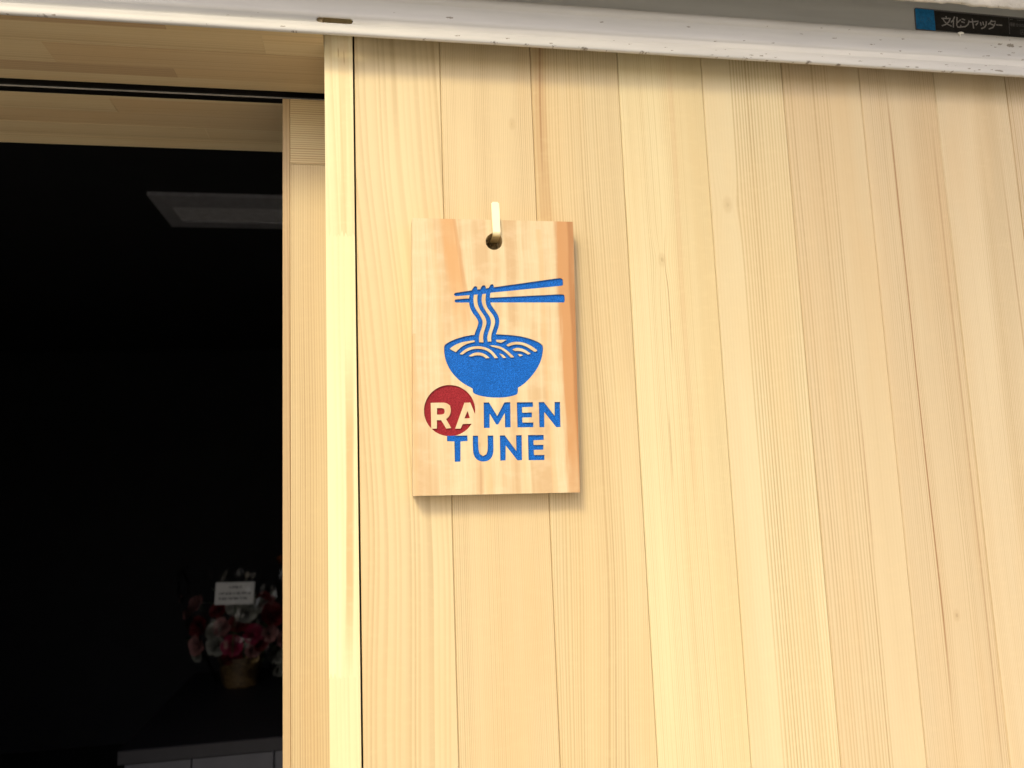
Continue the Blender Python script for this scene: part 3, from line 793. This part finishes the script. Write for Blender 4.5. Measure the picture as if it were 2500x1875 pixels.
add([Vector(p) for p in ART['board']], 'wood')
for key, kind in order:
    pts = ART[key]
    pts = chaikin(chaikin(pts)) if key in ROUND else [Vector(p) for p in pts]
    add(pts, kind)
ov, oe, of_, _, _, oof = delaunay_2d_cdt(verts, [], faces, 1, 1e-4)
FRONT, DEPTH, BACK = 0.0, 0.0017, 0.0205
region = {}
for f, src in zip(of_, oof):
    if not src:
        continue
    region.setdefault(kinds[max(src)], []).append(f)
tri_kind = {}
edge_of = {}
for kind, fs in region.items():
    for f in fs:
        for i in range(len(f)):
            e = tuple(sorted((f[i], f[(i + 1) % len(f)])))
            edge_of.setdefault(e, []).append(kind)


def lift(i, y):
    return (ov[i].x / 1000, y, ov[i].y / 1000)


bm = bmesh.new()
cache = {}


def bv(i, y):
    k = (i, y)
    if k not in cache:
        cache[k] = bm.verts.new(lift(i, y))
    return cache[k]


for f in region['wood']:
    bm.faces.new([bv(i, FRONT) for i in f])
for (a, b), ks in edge_of.items():
    if 'wood' in ks:
        if len(ks) == 1:
            bm.faces.new((bv(a, FRONT), bv(b, FRONT), bv(b, BACK), bv(a, BACK)))
        else:
            other = [k for k in ks if k != 'wood']
            if other:
                dz = BACK if other[0] == 'hole' else DEPTH + 0.0003
                bm.faces.new((bv(a, FRONT), bv(b, FRONT), bv(b, dz), bv(a, dz)))
for kind, fs in region.items():
    if kind != 'hole':
        for f in fs:
            bm.faces.new([bv(i, BACK) for i in reversed(f)])
board = done(bm, 'board', sign_wood, sign)
bevm = board.modifiers.new('edge', 'BEVEL')
bevm.width = 0.00025
bevm.segments = 1
bevm.limit_method = 'ANGLE'
bevm.angle_limit = R(60)
names = {'disc': ('red_disc', red_paint), 'bowl': ('bowl_emblem', blue_paint), 'noodle': ('noodles_emblem', blue_paint),
         'chopstick': ('chopstick_emblem', blue_paint), 'chopstick.001': ('chopstick_emblem', blue_paint)}
for kind, fs in region.items():
    if kind in ('wood', 'hole'):
        continue
    nm, mt = names.get(kind, ('letter', blue_paint))
    bm = bmesh.new()
    cache = {}
    for f in fs:
        bm.faces.new([bv(i, DEPTH) for i in f])
    # a thin skin of paint: turned down at the rim so the part has thickness
    r_ = bmesh.ops.extrude_face_region(bm, geom=list(bm.faces))
    for v in [g for g in r_['geom'] if isinstance(g, bmesh.types.BMVert)]:
        v.co.y += 0.0002
    done(bm, nm, mt, board)

# ------------------------------------------------------------------ brass hook: plate and screw on the wall, arm through the hole, upturned strip
hook = thing('brass_hook', 'small flat brass hook holding the sign through its round hole', 'hook', (0.1232, 0, 1.80))
bm = bmesh.new()
w = 0.0040
path = [(-0.0022, 1.8014), (-0.0236, 1.8016), (-0.0248, 1.8024), (-0.0252, 1.8040), (-0.0252, 1.8363)]
th = 0.0011
vsL = []
for i, (y, z) in enumerate(path):
    d = Vector(path[min(i + 1, len(path) - 1)]) - Vector(path[max(i - 1, 0)])
    d.normalize()
    nn = Vector((-d.y, d.x)) * th
    xo = 0.0010 - 0.0005 * max(0, (z - 1.8016)) / 0.035
    vsL.append([bm.verts.new((xo + sx, y + s * nn.x, z + s * nn.y - 1.80)) for sx, s in ((-w, 0), (w, 0), (w, 1), (-w, 1))])
for i in range(len(vsL) - 1):
    for k in range(4):
        bm.faces.new((vsL[i][k], vsL[i][(k + 1) % 4], vsL[i + 1][(k + 1) % 4], vsL[i + 1][k]))
bm.faces.new(vsL[0])
bm.faces.new(vsL[-1])
bmesh.ops.bevel(bm, geom=[e for e in bm.edges if all(v.co.z > 0.036 for v in e.verts) and abs(e.verts[0].co.x - e.verts[1].co.x) < 1e-5], offset=0.0012, segments=3, affect='EDGES')
done(bm, 'strip', brass, hook)
box('wall_leg', 0.1232 - 0.0032, 0.1232 + 0.0046, -0.0022, -0.0012, 1.7895, 1.8024, shaded_brass, hook)
bm = bmesh.new()
bmesh.ops.create_cone(bm, cap_ends=True, segments=20, radius1=0.0068, radius2=0.0066, depth=0.0008, matrix=Matrix.Translation((-0.0012, -0.0009, -0.0050)) @ Matrix.Rotation(R(90), 4, 'X'))
done(bm, 'wall_plate', shaded_brass, hook)
bm = bmesh.new()
bmesh.ops.create_uvsphere(bm, u_segments=16, v_segments=8, radius=0.0024, matrix=Matrix.Translation((-0.0022, -0.0024, -0.0022)) @ Matrix.Diagonal((1, 0.5, 1, 1)))
scr = done(bm, 'screw', shaded_brass, hook, smooth=True)
box('slot', 0.1232 - 0.0040, 0.1232 - 0.0004, -0.0038, -0.0034, 1.7975, 1.7981, black_gap, hook)

# ------------------------------------------------------------------ inside the shop
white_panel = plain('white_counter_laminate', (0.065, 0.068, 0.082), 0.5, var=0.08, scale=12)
lamp = thing('ceiling_light', 'unlit rectangular ceiling light panel in the dark shop', 'ceiling light', (-0.10, 1.87, 2.5))
frame_m = plain('lamp_frame_paint', (0.30, 0.30, 0.33), 0.5)
LXa, LXb, LYa, LYb = -0.703, 0.52, 1.716, 2.022
bm = bmesh.new()
o1 = [(LXa, LYa), (LXb, LYa), (LXb, LYb), (LXa, LYb)]
i1 = [(LXa + 0.048, LYa + 0.092), (LXb - 0.048, LYa + 0.092), (LXb - 0.048, LYb - 0.068), (LXa + 0.048, LYb - 0.068)]
A_ = [bm.verts.new((x + 0.10, y - 1.87, -0.012)) for x, y in o1]
T_ = [bm.verts.new((x + 0.10, y - 1.87, -0.0005)) for x, y in o1]
B_ = [bm.verts.new((x + 0.10, y - 1.87, -0.016)) for x, y in i1]
C_ = [bm.verts.new((x + 0.10, y - 1.87, -0.010)) for x, y in i1]
for i in range(4):
    j = (i + 1) % 4
    bm.faces.new((A_[i], A_[j], B_[j], B_[i]))
    bm.faces.new((B_[i], B_[j], C_[j], C_[i]))
    bm.faces.new((T_[i], T_[j], A_[j], A_[i]))
done(bm, 'frame', frame_m, lamp)
box('diffuser', LXa + 0.049, LXb - 0.049, LYa + 0.093, LYb - 0.069, 2.4885, 2.4905, plain('lamp_diffuser', (0.55, 0.55, 0.58), 0.4), lamp)

counter = thing('shop_counter', 'dark-topped white counter deep inside the unlit shop', 'counter', (0, 2.4, 0))
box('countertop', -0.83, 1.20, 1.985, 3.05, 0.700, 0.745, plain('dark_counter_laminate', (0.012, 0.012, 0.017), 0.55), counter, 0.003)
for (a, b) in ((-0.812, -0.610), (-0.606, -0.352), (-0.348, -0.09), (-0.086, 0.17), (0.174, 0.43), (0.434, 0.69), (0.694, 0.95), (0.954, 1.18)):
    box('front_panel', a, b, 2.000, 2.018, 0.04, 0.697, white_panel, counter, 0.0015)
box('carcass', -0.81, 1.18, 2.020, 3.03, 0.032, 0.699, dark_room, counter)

FX, FY = -0.577, 2.74
bouquet = thing('flower_basket', 'wrapped basket of red, pink and white flowers on the dark counter', 'flower arrangement', (FX, FY, 0.746))
wick = NT('wicker')
X, Y, Z = wick.obj()
wz = wick.noise(wick.objvec, 90.0, 3.0, 0.6)
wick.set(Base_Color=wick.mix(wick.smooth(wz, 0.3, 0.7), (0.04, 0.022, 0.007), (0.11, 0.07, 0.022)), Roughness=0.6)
wick = wick.m
bm = bmesh.new()
NB = 40
prev = None
for k in range(15):
    z = k * 0.0078
    r0 = 0.066 + 0.020 * (k / 14) ** 0.7
    ring = []
    for i in range(NB):
        a = 2 * math.pi * i / NB
        r_ = r0 + 0.0035 * (1 if (i // 2 + k) % 2 else -1) * (0 if k in (0, 14) else 1)
        ring.append(bm.verts.new((r_ * math.cos(a), r_ * math.sin(a), z)))
    if prev:
        for i in range(NB):
            j = (i + 1) % NB
            bm.faces.new((prev[i], prev[j], ring[j], ring[i]))
    else:
        bm.faces.new(ring)
    prev = ring
bmesh.ops.create_cone  # rim below
done(bm, 'basket', wick, bouquet, smooth=True)
bm = bmesh.new()
for i in range(32):
    a0, a1 = 2 * math.pi * i / 32, 2 * math.pi * (i + 1) / 32
    for (ra, za, rb, zb) in ((0.080, 0.112, 0.092, 0.112), (0.092, 0.112, 0.092, 0.122), (0.092, 0.122, 0.080, 0.122), (0.080, 0.122, 0.080, 0.112)):
        bm.faces.new([bm.verts.new((r_ * math.cos(a), r_ * math.sin(a), z)) for r_, z, a in ((ra, za, a0), (ra, za, a1), (rb, zb, a1), (rb, zb, a0))])
bmesh.ops.remove_doubles(bm, verts=bm.verts, dist=1e-5)
done(bm, 'rim', wick, bouquet)


def rose_mesh(seed, rows=((0.010, 4, 0.9), (0.019, 5, 0.62), (0.028, 6, 0.40), (0.037, 7, 0.16))):
    random.seed(seed)
    bm = bmesh.new()
    for (rad, cntp, up) in rows:
        for p in range(cntp):
            a0 = 2 * math.pi * p / cntp + random.uniform(0, 1)
            wdt = 2 * math.pi / cntp * 0.72
            g = []
            for iv in range(4):
                t = iv / 3
                rowv = []
                for iu in range(5):
                    s_ = (iu / 4 - 0.5) * 2
                    a = a0 + s_ * wdt * (0.45 + 0.55 * math.sin(math.pi * (0.25 + 0.55 * t)))
                    r_ = rad * (0.28 + 0.72 * t ** 0.7) + 0.003 * t * t * (1 - up)
                    z = 0.030 * t * (0.35 + up) - 0.006 * abs(s_) ** 2 * t + random.uniform(-0.001, 0.001)
                    rowv.append(bm.verts.new((r_ * math.cos(a), r_ * math.sin(a), z)))
                g.append(rowv)
            for iv in range(3):
                for iu in range(4):
                    bm.faces.new((g[iv][iu], g[iv][iu + 1], g[iv + 1][iu + 1], g[iv + 1][iu]))
    me = bpy.data.meshes.new('flower')
    bm.to_mesh(me)
    bm.free()
    for p in me.polygons:
        p.use_smooth = True
    return me


def petal(name, rgb):
    return plain(name, rgb, 0.55, var=0.25, scale=60)


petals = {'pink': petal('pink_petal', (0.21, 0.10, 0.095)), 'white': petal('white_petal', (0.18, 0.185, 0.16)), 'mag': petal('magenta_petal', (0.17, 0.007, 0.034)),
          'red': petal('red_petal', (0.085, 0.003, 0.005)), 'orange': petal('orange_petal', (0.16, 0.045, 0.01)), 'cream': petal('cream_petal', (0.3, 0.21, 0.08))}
meshes = {}
for i, (k, m_) in enumerate(petals.items()):
    for s in range(2):
        me = rose_mesh(10 * i + s)
        me.materials.append(m_)
        meshes[k, s] = me
FL = [('pink', -0.7496, 1.0898, 1.0), ('white', -0.5432, 1.0533, 1.25), ('mag', -0.5168, 0.9667, 1.05), ('mag', -0.5943, 0.9284, 1.15), ('pink', -0.4531, 0.9653, 0.95),
      ('pink', -0.7335, 0.9325, 1.1), ('white', -0.6598, 0.9273, 1.1), ('pink', -0.6348, 1.0009, 1.0), ('white', -0.668, 0.985, 0.9), ('red', -0.4444, 1.0352, 1.3), ('white', -0.4326, 0.8646, 1.1),
      ('red', -0.7259, 1.007, 1.1), ('orange', -0.4101, 1.2437, 0.7), ('white', -0.585, 1.075, 1.0), ('red', -0.57, 1.015, 1.0), ('red', -0.60, 0.88, 1.1), ('cream', -0.525, 0.868, 0.7), ('white', -0.745, 0.885, 0.8),
      ('red', -0.475, 1.09, 1.0), ('pink', -0.78, 1.055, 0.7), ('white', -0.425, 0.80, 0.8), ('red', -0.655, 1.065, 0.9), ('white', -0.50, 1.075, 1.0), ('pink', -0.40, 0.93, 1.0),
      ('white', -0.38, 1.02, 1.0), ('red', -0.37, 0.97, 1.0), ('mag', -0.35, 1.06, 1.0), ('pink', -0.52, 0.90, 0.8), ('red', -0.49, 0.93, 0.9)]
random.seed(4)
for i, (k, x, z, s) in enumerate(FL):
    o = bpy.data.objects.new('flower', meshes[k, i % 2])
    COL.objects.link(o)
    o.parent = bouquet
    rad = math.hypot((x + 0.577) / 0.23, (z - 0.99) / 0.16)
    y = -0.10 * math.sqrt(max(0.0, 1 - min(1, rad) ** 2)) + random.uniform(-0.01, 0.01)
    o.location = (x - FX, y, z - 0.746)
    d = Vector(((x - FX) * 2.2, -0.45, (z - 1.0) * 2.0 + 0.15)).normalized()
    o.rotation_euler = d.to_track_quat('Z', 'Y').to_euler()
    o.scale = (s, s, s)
leaf_m = plain('dark_leaf', (0.035, 0.07, 0.022), 0.45, var=0.3, scale=60)
bm = bmesh.new()
bmesh.ops.create_grid(bm, x_segments=2, y_segments=4, size=0.5)
for v in bm.verts:
    t = v.co.y + 0.5
    v.co.x *= 0.55 * math.sin(math.pi * min(0.98, 0.06 + t * 0.92))
    v.co.z = 0.12 * abs(v.co.x) - 0.25 * (t - 0.2) ** 2
leaf_me = bpy.data.meshes.new('leaf')
bm.to_mesh(leaf_me)
bm.free()
leaf_me.materials.append(leaf_m)
for i in range(70):
    o = bpy.data.objects.new('leaf', leaf_me)
    COL.objects.link(o)
    o.parent = bouquet
    a = random.uniform(0, 2 * math.pi)
    q = math.sqrt(random.random())
    x, z = 0.22 * q * math.cos(a), 0.25 + 0.16 * q * math.sin(a)
    o.location = (x, -0.07 * math.sqrt(1 - q * q) + 0.03, z)
    d = Vector((x * 2, -0.3 + random.uniform(-0.3, 0.3), (z - 0.2) * 2 + random.uniform(-0.3, 0.4)))
    o.rotation_euler = d.to_track_quat('Y', 'Z').to_euler()
    s = random.uniform(0.05, 0.085)
    o.scale = (s, s, s)
bm = bmesh.new()
for i in range(16):
    a = 2 * math.pi * i / 16
    p0 = Vector((0.03 * math.cos(a), 0.03 * math.sin(a), 0.03))
    p1 = Vector((0.15 * math.cos(a), 0.05 * math.sin(a), 0.27))
    d = (p1 - p0)
    mat = Matrix.Translation((p0 + p1) / 2) @ d.to_track_quat('Z', 'Y').to_matrix().to_4x4()
    bmesh.ops.create_cone(bm, cap_ends=True, segments=6, radius1=0.003, radius2=0.002, depth=d.length, matrix=mat)
tag(done(bm, 'stems', leaf_m, bouquet), kind='stuff')
# crumpled clear wrapping
cl = bpy.data.materials.new('clear_wrap')
cl.use_nodes = True
t = cl.node_tree
t.nodes.remove(t.nodes['Principled BSDF'])
mixn = t.nodes.new('ShaderNodeMixShader')
fre = t.nodes.new('ShaderNodeFresnel')
fre.inputs[0].default_value = 1.35
tr = t.nodes.new('ShaderNodeBsdfTransparent')
gl = t.nodes.new('ShaderNodeBsdfGlossy')
gl.inputs['Roughness'].default_value = 0.08
tr.inputs[0].default_value = (0.96, 0.96, 0.97, 1)
t.links.new(fre.outputs[0], mixn.inputs[0])
t.links.new(tr.outputs[0], mixn.inputs[1])
t.links.new(gl.outputs[0], mixn.inputs[2])
t.links.new(mixn.outputs[0], t.nodes['Material Output'].inputs[0])
bm = bmesh.new()
prev = None
for k in range(13):
    tt = k / 12
    ring = []
    for i in range(49):
        a = R(155) + R(230) * i / 48
        r_ = 0.09 + 0.155 * math.sin(tt * 1.7)
        p = Vector((r_ * 1.05 * math.cos(a), r_ * 0.72 * math.sin(a), 0.02 + 0.47 * tt + 0.02 * math.sin(i * 1.1) * tt))
        j = noise.noise(p * 16) * 0.022 + noise.noise(p * 45) * 0.007
        p += Vector((math.cos(a), math.sin(a), 0.3)) * j
        ring.append(bm.verts.new(p))
    if prev:
        for i in range(48):
            bm.faces.new((prev[i], prev[i + 1], ring[i + 1], ring[i]))
    prev = ring
done(bm, 'clear_wrap', cl, bouquet)

card = thing('message_card', 'white message card with lines of writing stuck among the flowers', 'card', (-0.581, 2.60, 1.14))
CS = 0.952
bm = bmesh.new()
box_bm(bm, -0.076, 0.076, -0.0008, 0.0008, -0.044, 0.044)
done(bm, 'sheet', plain('card_paper', (0.50, 0.51, 0.50), 0.7, var=0.03), card)
bm = bmesh.new()
random.seed(9)
for row, (x0, x1, z) in enumerate(((-0.022, 0.022, 0.024), (-0.060, 0.060, 0.000), (-0.060, 0.050, -0.020))):
    x = x0
    while x < x1:
        wd = random.uniform(0.003, 0.008)
        zz = z + random.uniform(-0.001, 0.001)
        hh = random.uniform(0.0035, 0.0055)
        bm.faces.new([bm.verts.new((px, -0.0010, pz)) for px, pz in ((x, zz - hh), (x + wd, zz - hh), (x + wd, zz + hh), (x, zz + hh))])
        x += wd + random.uniform(0.001, 0.006)
done(bm, 'writing', plain('card_ink', (0.10, 0.10, 0.11), 0.8), card)
bm = bmesh.new()
bmesh.ops.create_cone(bm, cap_ends=True, segments=6, radius1=0.002, radius2=0.002, depth=0.26, matrix=Matrix.Translation((0, 0.03, -0.12)))
done(bm, 'pick', leaf_m, card)
card.rotation_euler = (R(-6), R(2), 0)
